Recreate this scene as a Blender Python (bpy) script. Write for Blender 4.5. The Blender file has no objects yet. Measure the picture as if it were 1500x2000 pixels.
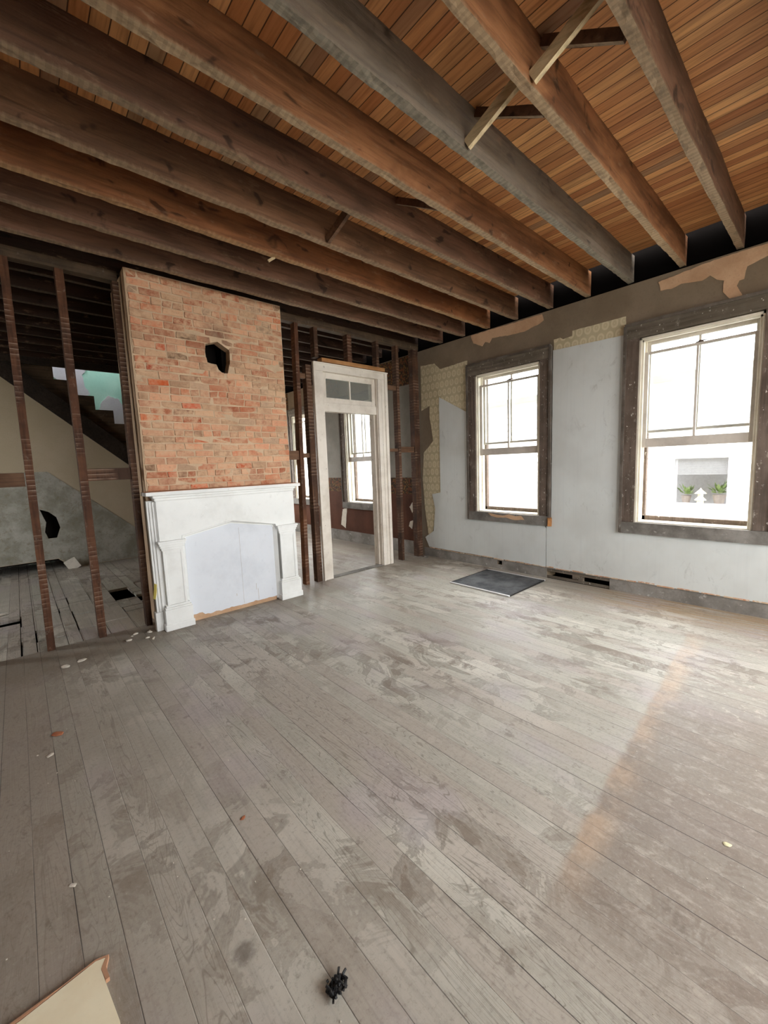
import bpy, bmesh, math, random
from mathutils import Vector, Matrix, noise as mnoise
random.seed(7)
S = bpy.context.scene
COL = S.collection

# ------------------------------------------------------------------ camera
cd = bpy.data.cameras.new('camera'); cam = bpy.data.objects.new('camera', cd); COL.objects.link(cam)
R = ((0.7422949, -0.66902428, -0.03748046), (-0.1047093, -0.06056572, -0.99265692), (0.66184155, 0.74076872, -0.11501069))
cam.matrix_world = Matrix(((R[0][0], -R[1][0], -R[2][0], 0), (R[0][1], -R[1][1], -R[2][1], 0),
                           (R[0][2], -R[1][2], -R[2][2], 1.65), (0, 0, 0, 1)))
cd.sensor_fit = 'VERTICAL'; cd.sensor_height = 24; cd.lens = 796.32 / 2000 * 24
cd.clip_start = .02; S.camera = cam

# ------------------------------------------------------------------ sky and daylight
SKY = 13.0
W = bpy.data.worlds.new('sky'); S.world = W; W.use_nodes = True
bg = W.node_tree.nodes['Background']; bg.inputs[0].default_value = (.97, .985, 1, 1); bg.inputs[1].default_value = SKY
def portal(name, loc, rot, sx, sy):                                  # guides sky sampling through a wall opening
    l = bpy.data.lights.new(name, 'AREA'); l.shape = 'RECTANGLE'; l.size = sx; l.size_y = sy
    l.cycles.is_portal = True
    o = bpy.data.objects.new(name, l); o.location = loc; o.rotation_euler = rot; COL.objects.link(o)
H = math.pi / 2
WINS = [(2.745, 3.785), (.54, 1.58), (-1.66, -.62), (6.12, 7.16), (8.33, 9.37)]
for a, b in WINS: portal('window_portal', (5.7, (a + b) / 2, 1.9), (0, H, 0), 2.07, b - a)
REAR = [(.9, 2.5), (3.1, 4.7)]  # unseen windows behind the camera, widened for more light inside
for a, b in REAR: portal('window_portal', ((a + b) / 2, -2.62, 1.9), (H, 0, 0), b - a, 2.3)
HALL_ADDED = [(6.6, 7.5)]; BACK_ADDED = [(2.9, 3.9), (4.2, 5.1)]  # unseen openings added to brighten the hall and the parlour
for a, b in HALL_ADDED: portal('window_portal', (-3.32, (a + b) / 2, 1.75), (0, -H, 0), 1.9, b - a)
for a, b in BACK_ADDED: portal('window_portal', ((a + b) / 2, 10.52, 1.9), (-H, 0, 0), b - a, 2.0)
portal('skylight_portal', (1.2, 9.8, 5.58), (0, 0, 0), 1.2, .8)
S.view_settings.view_transform = 'Standard'; S.view_settings.look = 'None'
S.view_settings.gamma = 1; S.view_settings.use_curve_mapping = False
S.view_settings.exposure = 0.33
S.cycles.max_bounces = 9; S.cycles.diffuse_bounces = 6; S.cycles.glossy_bounces = 3
S.cycles.transparent_max_bounces = 12; S.cycles.caustics_reflective = False; S.cycles.caustics_refractive = False
S.cycles.sample_clamp_indirect = 12

# ------------------------------------------------------------------ material kit
def lin(r, g, b):
    f = lambda c: c / 12.92 if c <= .04045 else ((c + .055) / 1.055) ** 2.4
    return (f(r / 255), f(g / 255), f(b / 255), 1)
class G:
    def __init__(s, name):
        s.m = bpy.data.materials.new(name); s.m.use_nodes = True; s.t = s.m.node_tree
        s.b = s.t.nodes['Principled BSDF']; s.g = s.n('ShaderNodeNewGeometry')
        x = s.n('ShaderNodeSeparateXYZ'); s.l(s.g.outputs['Position'], x.inputs[0])
        s.X, s.Y, s.Z = x.outputs
        x = s.n('ShaderNodeSeparateXYZ'); s.l(s.g.outputs['True Normal'], x.inputs[0])
        s.NX, s.NY, s.NZ = x.outputs
        oi = s.n('ShaderNodeObjectInfo'); s.R = oi.outputs['Random']
    def n(s, k): return s.t.nodes.new(k)
    def l(s, a, b): s.t.links.new(a, b)
    def put(s, sock, v):
        if hasattr(v, 'is_linked'): s.l(v, sock)
        elif isinstance(v, tuple) and len(v) == 3 and len(sock.default_value) == 4: sock.default_value = (*v, 1)
        else: sock.default_value = v
    def ma(s, op, a, b=0.0, c=None, clamp=False):
        k = s.n('ShaderNodeMath'); k.operation = op; k.use_clamp = clamp
        s.put(k.inputs[0], a); s.put(k.inputs[1], b)
        if c is not None: s.put(k.inputs[2], c)
        return k.outputs[0]
    def vec(s, x, y, z):
        k = s.n('ShaderNodeCombineXYZ'); s.put(k.inputs[0], x); s.put(k.inputs[1], y); s.put(k.inputs[2], z); return k.outputs[0]
    def pos(s, sx, sy, sz, off=None):
        f = lambda a, q: s.ma('MULTIPLY', a, q)
        z = f(s.Z, sz)
        if off is not None: z = s.ma('ADD', z, off)
        return s.vec(f(s.X, sx), f(s.Y, sy), z)
    def noise(s, v, det=4, rough=.55, scale=1.0, dist=0.0):
        k = s.n('ShaderNodeTexNoise'); k.inputs['Scale'].default_value = scale; k.inputs['Detail'].default_value = det
        k.inputs['Roughness'].default_value = rough; k.inputs['Distortion'].default_value = dist; s.l(v, k.inputs['Vector']); return k.outputs[0]
    def white(s, v):
        k = s.n('ShaderNodeTexWhiteNoise'); k.noise_dimensions = '3D'; s.l(v, k.inputs['Vector']); return k.outputs['Value']
    def step(s, v, lo, hi):                                          # smooth 0..1 between lo and hi
        k = s.n('ShaderNodeMapRange'); k.interpolation_type = 'SMOOTHSTEP'; s.put(k.inputs['Value'], v)
        s.put(k.inputs['From Min'], lo); s.put(k.inputs['From Max'], hi); return k.outputs[0]
    def mix(s, f, a, b, mode='MIX'):
        k = s.n('ShaderNodeMix'); k.data_type = 'RGBA'; k.blend_type = mode
        s.put(k.inputs[0], f); s.put(k.inputs[6], a); s.put(k.inputs[7], b); return k.outputs[2]
    def out(s, col, rough=.7, bump=None, bs=.3, bd=.01, spec=.3):
        s.put(s.b.inputs['Base Color'], col); s.put(s.b.inputs['Roughness'], rough); s.b.inputs['Specular IOR Level'].default_value = spec
        if bump is not None:
            k = s.n('ShaderNodeBump'); k.inputs['Strength'].default_value = bs; k.inputs['Distance'].default_value = bd
            s.l(bump, k.inputs['Height']); s.l(k.outputs[0], s.b.inputs['Normal'])
        return s.m

def mat_floor(hall=False):
    g = G('painted_floorboards_hall' if hall else 'painted_floorboards')
    bw = .118
    bx = g.ma('DIVIDE', g.X, bw); idn = g.ma('FLOOR', bx); fr = g.ma('FRACT', bx)
    r = g.white(g.vec(idn, 3.0, 1.0))
    edge = g.ma('ABSOLUTE', g.ma('SUBTRACT', fr, .5))
    wid = g.ma('MULTIPLY_ADD', g.noise(g.vec(idn, g.ma('MULTIPLY', g.Y, .9), 2.0), 2), .03, .466)
    gap = g.step(edge, wid, g.ma('ADD', wid, .014))
    gapk = g.ma('MULTIPLY', gap, g.ma('MULTIPLY_ADD', g.ma('POWER', g.white(g.vec(g.ma('FLOOR', g.ma('ADD', bx, .5)), 8.0, 2.0)), 1.5), .8, .2))
    gapk = g.ma('MULTIPLY', gapk, g.step(g.noise(g.pos(2.5, 1.3, 6), 3), .3, .5))
    off = g.ma('MULTIPLY', r, 37.0)
    grain = g.noise(g.pos(55, 2.2, 1, off), 5, .6)
    wob = g.noise(g.pos(10, .8, 1, off), 2, .45, dist=.5)
    rings = g.ma('ABSOLUTE', g.ma('SINE', g.ma('MULTIPLY', wob, 95.0)))
    big = g.noise(g.pos(.9, .7, 1), 4, .6)
    col = g.mix(g.step(big, .35, .68), lin(172, 168, 156), lin(210, 206, 194))
    col = g.mix(g.ma('MULTIPLY', g.step(r, .55, .7), .6), col, lin(178, 176, 164))
    col = g.mix(g.ma('MULTIPLY', g.step(g.white(g.vec(idn, 7.0, 3.0)), .6, .8), .55), col, lin(172, 161, 150))
    lav = g.step(g.noise(g.pos(1.7, 1.1, 5), 3), .5, .66)
    col = g.mix(g.ma('MULTIPLY', lav, .45), col, lin(176, 164, 168))
    col = g.mix(g.ma('MULTIPLY', g.step(grain, .45, .75), .3), col, lin(118, 110, 102))
    rg = g.ma('MULTIPLY', g.ma('SUBTRACT', 1.0, g.step(rings, .05, .35)), g.step(g.white(g.vec(idn, 2.0, 6.0)), .4, .6))
    col = g.mix(g.ma('MULTIPLY', rg, .5), col, lin(104, 98, 84))
    # brown wear where the paint is rubbed off, drawn out along the boards
    st = g.noise(g.vec(g.ma('MULTIPLY_ADD', idn, .35, g.ma('MULTIPLY', g.X, 3.0)), g.ma('MULTIPLY', g.Y, 2.6), off), 5, .66, dist=1.0)
    zone = g.step(g.noise(g.pos(.9, .7, 4), 3), .4, .58)
    wear = g.ma('MULTIPLY', g.step(st, .53, .62), zone)
    col = g.mix(g.ma('MULTIPLY', wear, .72), col, lin(112, 98, 84))
    rim = g.ma('MULTIPLY', g.ma('MULTIPLY', g.step(st, .5, .53), g.ma('SUBTRACT', 1.0, g.step(st, .54, .58))), zone)
    col = g.mix(g.ma('MULTIPLY', rim, .45), col, lin(100, 90, 78))
    if not hall:
        # slanting line across the floor: in front of it the paint is worn through to brown, with a peach strip along the line
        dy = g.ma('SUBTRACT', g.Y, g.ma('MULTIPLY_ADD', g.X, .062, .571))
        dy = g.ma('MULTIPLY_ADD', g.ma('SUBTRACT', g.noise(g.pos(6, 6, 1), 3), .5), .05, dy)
        xin = g.ma('MULTIPLY', g.step(g.X, 1.25, 1.7), g.ma('SUBTRACT', 1.0, g.step(g.X, 4.1, 4.6)))
        front = g.ma('MULTIPLY', g.ma('SUBTRACT', 1.0, g.step(dy, -.03, .02)), g.ma('MULTIPLY', g.step(g.X, .95, 1.7), g.ma('SUBTRACT', 1.0, g.ma('MULTIPLY', g.step(g.X, 2.6, 3.9), .75))))
        sc = g.noise(g.pos(17, 8, 2), 6, .78)
        brown = g.mix(g.step(sc, .5, .66), lin(128, 115, 104), lin(162, 150, 138))
        brown = g.mix(g.ma('MULTIPLY', g.step(g.noise(g.pos(1.6, 1.6, 8), 4), .5, .7), .6), brown, lin(118, 104, 98))
        col = g.mix(g.ma('MULTIPLY', front, .8), col, brown)
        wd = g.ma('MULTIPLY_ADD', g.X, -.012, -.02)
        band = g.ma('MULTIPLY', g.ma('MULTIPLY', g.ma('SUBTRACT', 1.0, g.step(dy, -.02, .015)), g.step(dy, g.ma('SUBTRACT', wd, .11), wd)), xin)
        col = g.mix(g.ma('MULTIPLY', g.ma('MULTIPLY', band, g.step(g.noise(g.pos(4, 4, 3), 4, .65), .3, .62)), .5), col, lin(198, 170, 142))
        scrape = g.ma('MULTIPLY', g.step(g.noise(g.pos(15, 10, 1), 6, .78), .56, .62), g.ma('MULTIPLY', g.step(g.X, 2.5, 3.6), g.ma('SUBTRACT', 1.0, g.step(g.Y, .35, .8))))
        col = g.mix(g.ma('MULTIPLY', scrape, .5), col, lin(214, 202, 190))
        bare = g.ma('MULTIPLY', g.step(g.X, 4.55, 5.1), g.ma('SUBTRACT', 1.0, g.step(g.Y, 1.3, 2.6)))
        col = g.mix(g.ma('MULTIPLY', bare, g.step(g.noise(g.pos(30, 1.6, 1), 4), .38, .6)), col, lin(170, 146, 116))
        d = g.ma('SQRT', g.ma('ADD', g.ma('POWER', g.ma('MULTIPLY', g.ma('SUBTRACT', g.X, 1.2), 1.0), 2.0), g.ma('POWER', g.ma('MULTIPLY', g.ma('SUBTRACT', g.Y, 1.18), 1.3), 2.0)))
        d = g.ma('MULTIPLY_ADD', g.noise(g.pos(9, 9, 1), 3), .1, d)
        col = g.mix(g.ma('MULTIPLY', g.ma('SUBTRACT', 1.0, g.step(d, .1, .19)), .4), col, lin(196, 192, 192))
        d2 = g.ma('SQRT', g.ma('ADD', g.ma('POWER', g.ma('SUBTRACT', g.X, .41), 2.0), g.ma('POWER', g.ma('SUBTRACT', g.Y, 1.27), 2.0)))
        d2 = g.ma('MULTIPLY_ADD', g.noise(g.pos(30, 30, 1), 4), .06, d2)
        col = g.mix(g.ma('MULTIPLY', g.ma('SUBTRACT', 1.0, g.step(d2, .045, .085)), .65), col, lin(72, 64, 58))
        left_tone = g.ma('SUBTRACT', 1.0, g.step(g.ma('ADD', g.X, g.ma('MULTIPLY', g.noise(g.pos(3, 3, 1), 3), .7)), .1, 1.2))  # floor turns browner towards the left
        col = g.mix(g.ma('MULTIPLY', left_tone, .68), col, lin(152, 141, 128))
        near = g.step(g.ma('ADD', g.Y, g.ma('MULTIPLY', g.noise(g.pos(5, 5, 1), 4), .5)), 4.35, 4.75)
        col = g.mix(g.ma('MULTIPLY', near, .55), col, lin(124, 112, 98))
    dirt = g.noise(g.pos(45, 45, 1), 6, .85)
    col = g.mix(g.ma('MULTIPLY', g.step(dirt, .5, .7), .5), col, lin(112, 101, 90))
    col = g.mix(g.ma('MULTIPLY', g.step(dirt, .48, .3), .3), col, lin(196, 190, 182))
    col = g.mix(g.ma('MULTIPLY', g.step(g.noise(g.pos(8, 5, 6), 5, .75), .6, .68), .45), col, lin(108, 96, 86))
    col = g.mix(g.ma('MULTIPLY', g.step(g.noise(g.pos(120, 60, 7), 2), .68, .74), .5), col, lin(190, 180, 168))
    col = g.mix(gapk, col, lin(58, 50, 46))
    rough = g.ma('MULTIPLY_ADD', g.noise(g.pos(6, 2.5, 2), 4), .3, .36)
    h = g.ma('SUBTRACT', g.ma('MULTIPLY', grain, .25), gap)
    return g.out(col, rough, h, .45, .004, .35)

def mat_ceiling():
    g = G('beadboard_subfloor')
    bw = .083
    bx = g.ma('DIVIDE', g.X, bw); idn = g.ma('FLOOR', bx); fr = g.ma('FRACT', bx)
    r = g.white(g.vec(idn, 5.0, 1.0)); off = g.ma('MULTIPLY', r, 51.0)
    edge = g.ma('ABSOLUTE', g.ma('SUBTRACT', fr, .5)); gap = g.step(edge, .45, .485)
    grain = g.noise(g.pos(50, 2.5, 1, off), 5, .6)
    col = g.mix(r, lin(190, 124, 76), lin(244, 186, 124))
    col = g.mix(g.ma('MULTIPLY', g.step(g.white(g.vec(idn, 9.0, 4.0)), .86, .9), .6), col, lin(138, 118, 98))
    col = g.mix(g.ma('MULTIPLY', g.step(grain, .4, .75), .55), col, lin(118, 66, 36))
    col = g.mix(g.ma('MULTIPLY', g.step(g.noise(g.pos(2.2, .9, 1, off), 3), .5, .7), .35), col, lin(112, 70, 46))
    col = g.mix(g.ma('MULTIPLY', gap, .85), col, lin(34, 20, 13))
    return g.out(col, .62, g.ma('SUBTRACT', g.ma('MULTIPLY', grain, .2), gap), .6, .006, .25)

def mat_joist(name, c1, c2, under, lath=.5, grey=.0):
    g = G(name)
    off = g.ma('MULTIPLY', g.R, 40.0)
    grain = g.noise(g.pos(1.6, 30, 30, off), 5, .62, dist=.3)
    big = g.noise(g.pos(1.1, 3, 4, off), 4, .6, dist=.6)
    col = g.mix(g.step(big, .34, .66), c1, c2)
    col = g.mix(g.ma('MULTIPLY', g.step(grain, .42, .74), .6), col, tuple(c * .38 for c in c1[:3]))
    knot = g.noise(g.pos(4.5, 8, 7, off), 3, .5, dist=.5)
    col = g.mix(g.ma('MULTIPLY', g.step(knot, .62, .7), .8), col, tuple(c * .22 for c in c1[:3]))
    pale = g.noise(g.pos(5, 14, 14, off), 5, .7)
    col = g.mix(g.ma('MULTIPLY', g.step(pale, .56, .74), .42), col, lin(158, 130, 104))
    if grey: col = g.mix(g.ma('MULTIPLY', g.step(g.noise(g.pos(1.7, 5, 5, off), 5, .65), .35, .6), grey), col, lin(128, 120, 110))
    down = g.step(g.ma('MULTIPLY', g.NZ, -1.0), .5, .8)
    s1 = g.ma('FRACT', g.ma('MULTIPLY_ADD', g.noise(g.pos(8, 1, 1, off), 3), 2.2, g.ma('MULTIPLY', g.X, 23.0)))
    st = g.ma('MULTIPLY', g.step(s1, .45, .55), lath)
    u = g.mix(st, under, tuple(min(1, c * 1.9) for c in under[:3]))
    u = g.mix(g.ma('MULTIPLY', g.step(g.noise(g.pos(12, 20, 20, off), 4, .7), .45, .7), .6), u, tuple(c * .42 for c in under[:3]))
    col = g.mix(g.ma('MULTIPLY', down, .9), col, u)
    low = g.ma('SUBTRACT', 1.0, g.step(g.ma('MULTIPLY_ADD', g.noise(g.pos(28, 40, 9, off), 4, .7), .05, g.Z), 3.6, 3.632))
    col = g.mix(g.ma('MULTIPLY', low, .6), col, u)
    return g.out(col, .72, g.ma('ADD', grain, g.ma('MULTIPLY', pale, .8)), .55, .012, .25)

def mat_wood(name, c1, c2, axis='Z', lath=0.0, pale=.2, freq=1.0, rough=.75):
    g = G(name); off = g.ma('MULTIPLY', g.R, 40.0)
    a = {'X': (2, 38, 38), 'Y': (38, 2, 38), 'Z': (38, 38, 2)}[axis]
    grain = g.noise(g.pos(*[q * freq for q in a], off), 5, .62, dist=.3)
    col = g.mix(g.step(g.noise(g.pos(3, 3, 3, off), 4, .6), .35, .65), c1, c2)
    col = g.mix(g.ma('MULTIPLY', g.step(grain, .42, .72), .6), col, tuple(c * .35 for c in c1[:3]))
    pl = g.noise(g.pos(16, 16, 9, off), 6, .78)
    col = g.mix(g.ma('MULTIPLY', g.step(pl, .57, .68), pale), col, lin(176, 168, 156))
    if pale > .3: col = g.mix(g.ma('MULTIPLY', g.step(g.noise(g.pos(38, 38, 26, off), 3, .6), .66, .7), .8), col, lin(214, 208, 198))
    if lath:
        f = g.ma('FRACT', g.ma('MULTIPLY_ADD', g.Z, 21.5, g.ma('MULTIPLY', g.R, 3.0)))
        ln = g.ma('MULTIPLY', g.step(f, .86, .93), g.step(g.ma('MULTIPLY', g.NY, -1.0), .5, .8))
        msk = g.step(g.noise(g.pos(3, 3, 3.4, off), 3), .46, .6)
        col = g.mix(g.ma('MULTIPLY', g.step(f, .4, .55), g.ma('MULTIPLY', msk, .25)), col, lin(138, 106, 84))
        col = g.mix(g.ma('MULTIPLY', g.ma('MULTIPLY', ln, msk), lath), col, lin(196, 178, 160))
    return g.out(col, rough, grain, .4, .006, .25)

def mat_paint(name, c, dirt, amt=.4, rough=.55, chip=None, sc=1.0):
    g = G(name)
    n1 = g.noise(g.pos(2.5 * sc, 2.5 * sc, 2.5 * sc), 5, .65); n2 = g.noise(g.pos(16 * sc, 16 * sc, 11 * sc), 5, .7)
    col = g.mix(g.ma('MULTIPLY', g.step(n1, .4, .72), amt), c, dirt)
    col = g.mix(g.ma('MULTIPLY', g.step(n2, .6, .72), amt), col, dirt)
    if chip: col = g.mix(g.ma('MULTIPLY', g.step(g.noise(g.pos(26, 26, 14), 4, .7), .66, .69), .85), col, chip)
    return g.out(col, rough, n2, .15, .004, .35)

def mat_plaster(name, c1, c2, c3=None, sc=1.0, k3=.5, lo=.6):
    g = G(name)
    n1 = g.noise(g.pos(2.2 * sc, 2.2 * sc, 2.2 * sc), 5, .62); n2 = g.noise(g.pos(11 * sc, 11 * sc, 11 * sc), 6, .72); n3 = g.noise(g.pos(60, 60, 60), 3, .6)
    col = g.mix(g.step(n1, .32, .68), c1, c2)
    if c3: col = g.mix(g.ma('MULTIPLY', g.step(n2, lo, lo + .13), k3), col, c3)
    col = g.mix(g.ma('MULTIPLY', g.step(n3, .5, .8), .3), col, tuple(q * .6 for q in c1[:3]))
    return g.out(col, .85, n2, .35, .008, .15)

def mat_lining():
    g = G('lining_paper')
    n1 = g.noise(g.pos(1.3, 1.3, 1.1), 4, .6); sm = g.noise(g.pos(7, 7, 4.5), 6, .75, dist=.8); ln = g.noise(g.pos(40, 40, 1.2), 3)
    fine = g.noise(g.pos(18, 18, 26), 5, .75, dist=1.5)
    col = g.mix(g.step(n1, .35, .7), lin(208, 212, 210), lin(196, 199, 196))
    zone = g.step(g.noise(g.pos(1.6, 1.6, 1.6), 2), .44, .62)
    col = g.mix(g.ma('MULTIPLY', g.ma('MULTIPLY', g.step(sm, .55, .72), zone), .5), col, lin(150, 150, 146))
    col = g.mix(g.ma('MULTIPLY', g.ma('MULTIPLY', g.step(fine, .67, .72), zone), .6), col, lin(108, 108, 106))
    col = g.mix(g.ma('MULTIPLY', g.step(ln, .5, .8), .16), col, lin(176, 180, 184))
    return g.out(col, .6, g.ma('ADD', ln, sm), .12, .006, .3)

def mat_wallpaper():
    g = G('damask_wallpaper')
    p, q = .1, .13
    v = g.ma('DIVIDE', g.Z, q); row = g.ma('FLOOR', v)
    u = g.ma('ADD', g.ma('DIVIDE', g.Y, p), g.ma('MULTIPLY', g.ma('MODULO', row, 2.0), .5))
    fu = g.ma('ABSOLUTE', g.ma('SUBTRACT', g.ma('FRACT', u), .5)); fv = g.ma('ABSOLUTE', g.ma('SUBTRACT', g.ma('FRACT', v), .5))
    d = g.ma('SQRT', g.ma('ADD', g.ma('MULTIPLY', fu, fu), g.ma('MULTIPLY', fv, fv)))
    d = g.ma('MULTIPLY_ADD', g.noise(g.pos(40, 40, 40), 2), .1, d)
    ring = g.ma('ABSOLUTE', g.ma('SINE', g.ma('MULTIPLY', d, 8.0)))
    inside = g.ma('SUBTRACT', 1.0, g.step(d, .4, .52))
    col = g.mix(g.step(g.noise(g.pos(3, 3, 2), 4), .3, .7), lin(178, 166, 136), lin(192, 180, 150))
    col = g.mix(g.ma('MULTIPLY', inside, .6), col, lin(220, 208, 178))
    col = g.mix(g.ma('MULTIPLY', g.ma('MULTIPLY', g.step(ring, .6, .9), inside), .3), col, lin(164, 148, 114))
    col = g.mix(g.ma('MULTIPLY', g.step(g.noise(g.pos(9, 9, 5), 5, .7), .6, .75), .4), col, lin(120, 106, 84))
    return g.out(col, .75, ring, .1, .003, .2)

def mat_border():
    g = G('ochre_patterned_border')
    k = g.n('ShaderNodeTexVoronoi'); k.inputs['Scale'].default_value = 26; g.l(g.g.outputs['Position'], k.inputs['Vector'])
    col = g.mix(g.step(k.outputs['Distance'], .25, .5), lin(122, 92, 48), lin(64, 48, 34))
    col = g.mix(g.step(g.noise(g.pos(14, 14, 14), 4), .52, .62), col, lin(112, 66, 38))
    return g.out(col, .8, spec=.15)

def mat_brick():
    g = G('worn_brick')
    a = g.n('ShaderNodeVertexColor'); a.layer_name = 'tint'
    n1 = g.noise(g.pos(13, 13, 13), 6, .72); n2 = g.noise(g.pos(3.2, 3.2, 4.5), 5, .65); n3 = g.noise(g.pos(45, 45, 45), 4, .7)
    col = g.mix(g.ma('MULTIPLY', g.step(n3, .5, .75), .45), a.outputs[0], lin(104, 62, 46))
    wash = g.ma('MULTIPLY', g.step(n1, .34, .58), g.ma('MULTIPLY_ADD', g.step(n2, .36, .6), .75, .25))
    col = g.mix(g.ma('MULTIPLY', wash, .82), col, lin(218, 182, 148))
    soot = g.ma('SQRT', g.ma('ADD', g.ma('POWER', g.ma('SUBTRACT', g.X, 1.86), 2.0), g.ma('POWER', g.ma('MULTIPLY', g.ma('SUBTRACT', g.Z, 3.08), .8), 2.0)))
    soot = g.ma('MULTIPLY_ADD', n1, .2, soot)
    col = g.mix(g.ma('MULTIPLY', g.ma('SUBTRACT', 1.0, g.step(soot, .16, .36)), .55), col, lin(74, 64, 58))
    return g.out(col, .9, g.ma('ADD', n1, g.ma('MULTIPLY', n3, .5)), .6, .008, .1)

def mat_plain(name, c, rough=.6, spec=.3, metal=0):
    g = G(name); g.b.inputs['Metallic'].default_value = metal
    n = g.noise(g.pos(20, 20, 20), 4)
    return g.out(g.mix(g.ma('MULTIPLY', g.step(n, .4, .7), .35), c, tuple(q * .7 for q in c[:3])), rough, spec=spec)

def mat_glass():
    m = bpy.data.materials.new('old_window_glass'); m.use_nodes = True; t = m.node_tree
    for n in list(t.nodes):
        if n.type != 'OUTPUT_MATERIAL': t.nodes.remove(n)
    o = t.nodes['Material Output']; tr = t.nodes.new('ShaderNodeBsdfTransparent'); gl = t.nodes.new('ShaderNodeBsdfGlossy')
    tr.inputs[0].default_value = (.93, .95, .95, 1); gl.inputs['Roughness'].default_value = .06
    mx = t.nodes.new('ShaderNodeMixShader'); mx.inputs[0].default_value = .05
    t.links.new(tr.outputs[0], mx.inputs[1]); t.links.new(gl.outputs[0], mx.inputs[2]); t.links.new(mx.outputs[0], o.inputs[0])
    return m

M = {}
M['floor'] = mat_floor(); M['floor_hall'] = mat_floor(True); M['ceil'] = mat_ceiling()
M['j_brown'] = mat_joist('joist_brown', lin(92, 66, 48), lin(127, 92, 67), lin(145, 122, 97), .25)
M['j_dark'] = mat_joist('joist_dark_brown', lin(86, 62, 47), lin(118, 85, 66), lin(135, 115, 92), .25)
M['j_red'] = mat_joist('joist_red_brown', lin(107, 66, 40), lin(145, 95, 60), lin(160, 127, 92), .25)
M['j_orange'] = mat_joist('joist_orange_brown', lin(110, 72, 47), lin(164, 113, 76), lin(154, 132, 105), .25)
M['j_grey'] = mat_joist('joist_grey', lin(100, 87, 74), lin(130, 115, 100), lin(127, 119, 105), .25, .4)
M['j_hall'] = mat_joist('joist_hall_shade', lin(44, 31, 24), lin(58, 41, 32), lin(74, 62, 50), .25)  # joist colour darkened to carry the shade of the hall
M['stud'] = mat_wood('stud_wood', lin(66, 46, 34), lin(92, 64, 46), 'Z', .45, .2)
M['stud_r'] = mat_wood('stud_wood_red', lin(74, 48, 34), lin(104, 68, 46), 'Z', .55, .2)
M['nog'] = mat_wood('nogging_wood', lin(92, 66, 48), lin(118, 88, 66), 'X', 0, .15)
M['plate'] = mat_wood('plate_wood', lin(74, 60, 46), lin(96, 78, 60), 'X', 0, .15)
M['dark'] = mat_wood('dark_wood', lin(46, 38, 32), lin(58, 48, 40), 'Y', 0, .05)  # one dark brown wood for header, stringer and hall back wall
M['casing'] = mat_wood('stripped_casing_wood', lin(92, 80, 70), lin(112, 98, 88), 'Z', 0, .5, .7)
M['casing_h'] = mat_wood('stripped_head_casing_wood', lin(98, 90, 78), lin(118, 108, 96), 'Y', 0, .35, .7)
M['band'] = mat_plaster('flaking_back_band', lin(82, 74, 66), lin(112, 104, 96), lin(206, 202, 194), 1.6, .7, .62)
M['sill'] = mat_plaster('weathered_sill', lin(96, 92, 86), lin(140, 136, 130), lin(200, 196, 188), 1.2, .6, .6)
M['pale_stick'] = mat_wood('pale_strut_wood', lin(192, 168, 128), lin(214, 194, 156), 'Y', 0, .3)
M['fresh'] = mat_wood('fresh_orange_wood', lin(168, 118, 72), lin(190, 142, 94), 'X', 0, .1)
M['brick'] = mat_brick()
M['mortar'] = mat_plaster('lime_mortar', lin(196, 168, 138), lin(218, 190, 158), lin(140, 116, 96), 2, .5, .6)
M['soot'] = mat_plain('soot', lin(20, 17, 15), .95, .05)
M['void'] = mat_plain('unlit_cavity', lin(13, 11, 10), 1.0, .0)  # near-black colour stands in for the shade of deep cavities
M['white'] = mat_paint('mantel_white_paint', lin(238, 239, 236), lin(198, 197, 191), .35, .5)
M['panel'] = mat_paint('fireboard_white_paper', lin(222, 226, 232), lin(186, 190, 198), .35, .55)
M['door'] = mat_paint('door_cream_white_paint', lin(226, 218, 206), lin(168, 154, 136), .45, .5, lin(108, 96, 82))
M['sash'] = mat_paint('sash_grey_white_paint', lin(202, 194, 184), lin(146, 138, 128), .55, .5)
M['frame'] = mat_paint('frame_cream_paint', lin(226, 220, 204), lin(168, 160, 142), .4, .5)
M['bare'] = mat_plaster('bare_brown_plaster', lin(122, 108, 90), lin(134, 120, 102), lin(144, 132, 116), 1, .4)
M['tan'] = mat_plaster('tan_scratch_plaster', lin(186, 150, 118), lin(204, 170, 138), lin(160, 124, 94), 1.5, .5)
M['base'] = mat_plaster('dirty_base_plaster', lin(116, 112, 106), lin(154, 150, 144), lin(206, 204, 198), 1.3, .6, .58)
M['lining'] = mat_lining(); M['wp'] = mat_wallpaper(); M['border'] = mat_border()
M['edge'] = mat_plaster('torn_edge', lin(206, 186, 158), lin(196, 140, 106), lin(228, 222, 210), 3, .8, .5)
M['wains'] = mat_plaster('brown_wainscot_paint', lin(80, 50, 36), lin(94, 60, 44), lin(206, 196, 184), 1, .9, .72)
M['greywall'] = mat_plaster('grey_green_wall_paint', lin(130, 127, 119), lin(146, 142, 134), lin(108, 104, 96))
M['beige'] = mat_plaster('beige_spandrel', lin(188, 174, 148), lin(196, 182, 158))
M['grey'] = mat_plaster('mottled_grey_dado', lin(146, 144, 130), lin(184, 182, 172), lin(136, 128, 104), 1.6, .55, .52)
M['turq'] = mat_plaster('turquoise_plaster', lin(176, 222, 206), lin(190, 230, 214), lin(150, 186, 174), 1, .6)
M['lilac'] = mat_plaster('pale_lilac_plaster', lin(206, 200, 208), lin(220, 216, 218), lin(160, 156, 154))
M['siding'] = mat_paint('white_siding', lin(232, 232, 232), lin(215, 218, 220), .3, .6)
M['steel'] = mat_plain('aluminium_edge', lin(225, 225, 225), .35, .5, .15)
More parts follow.
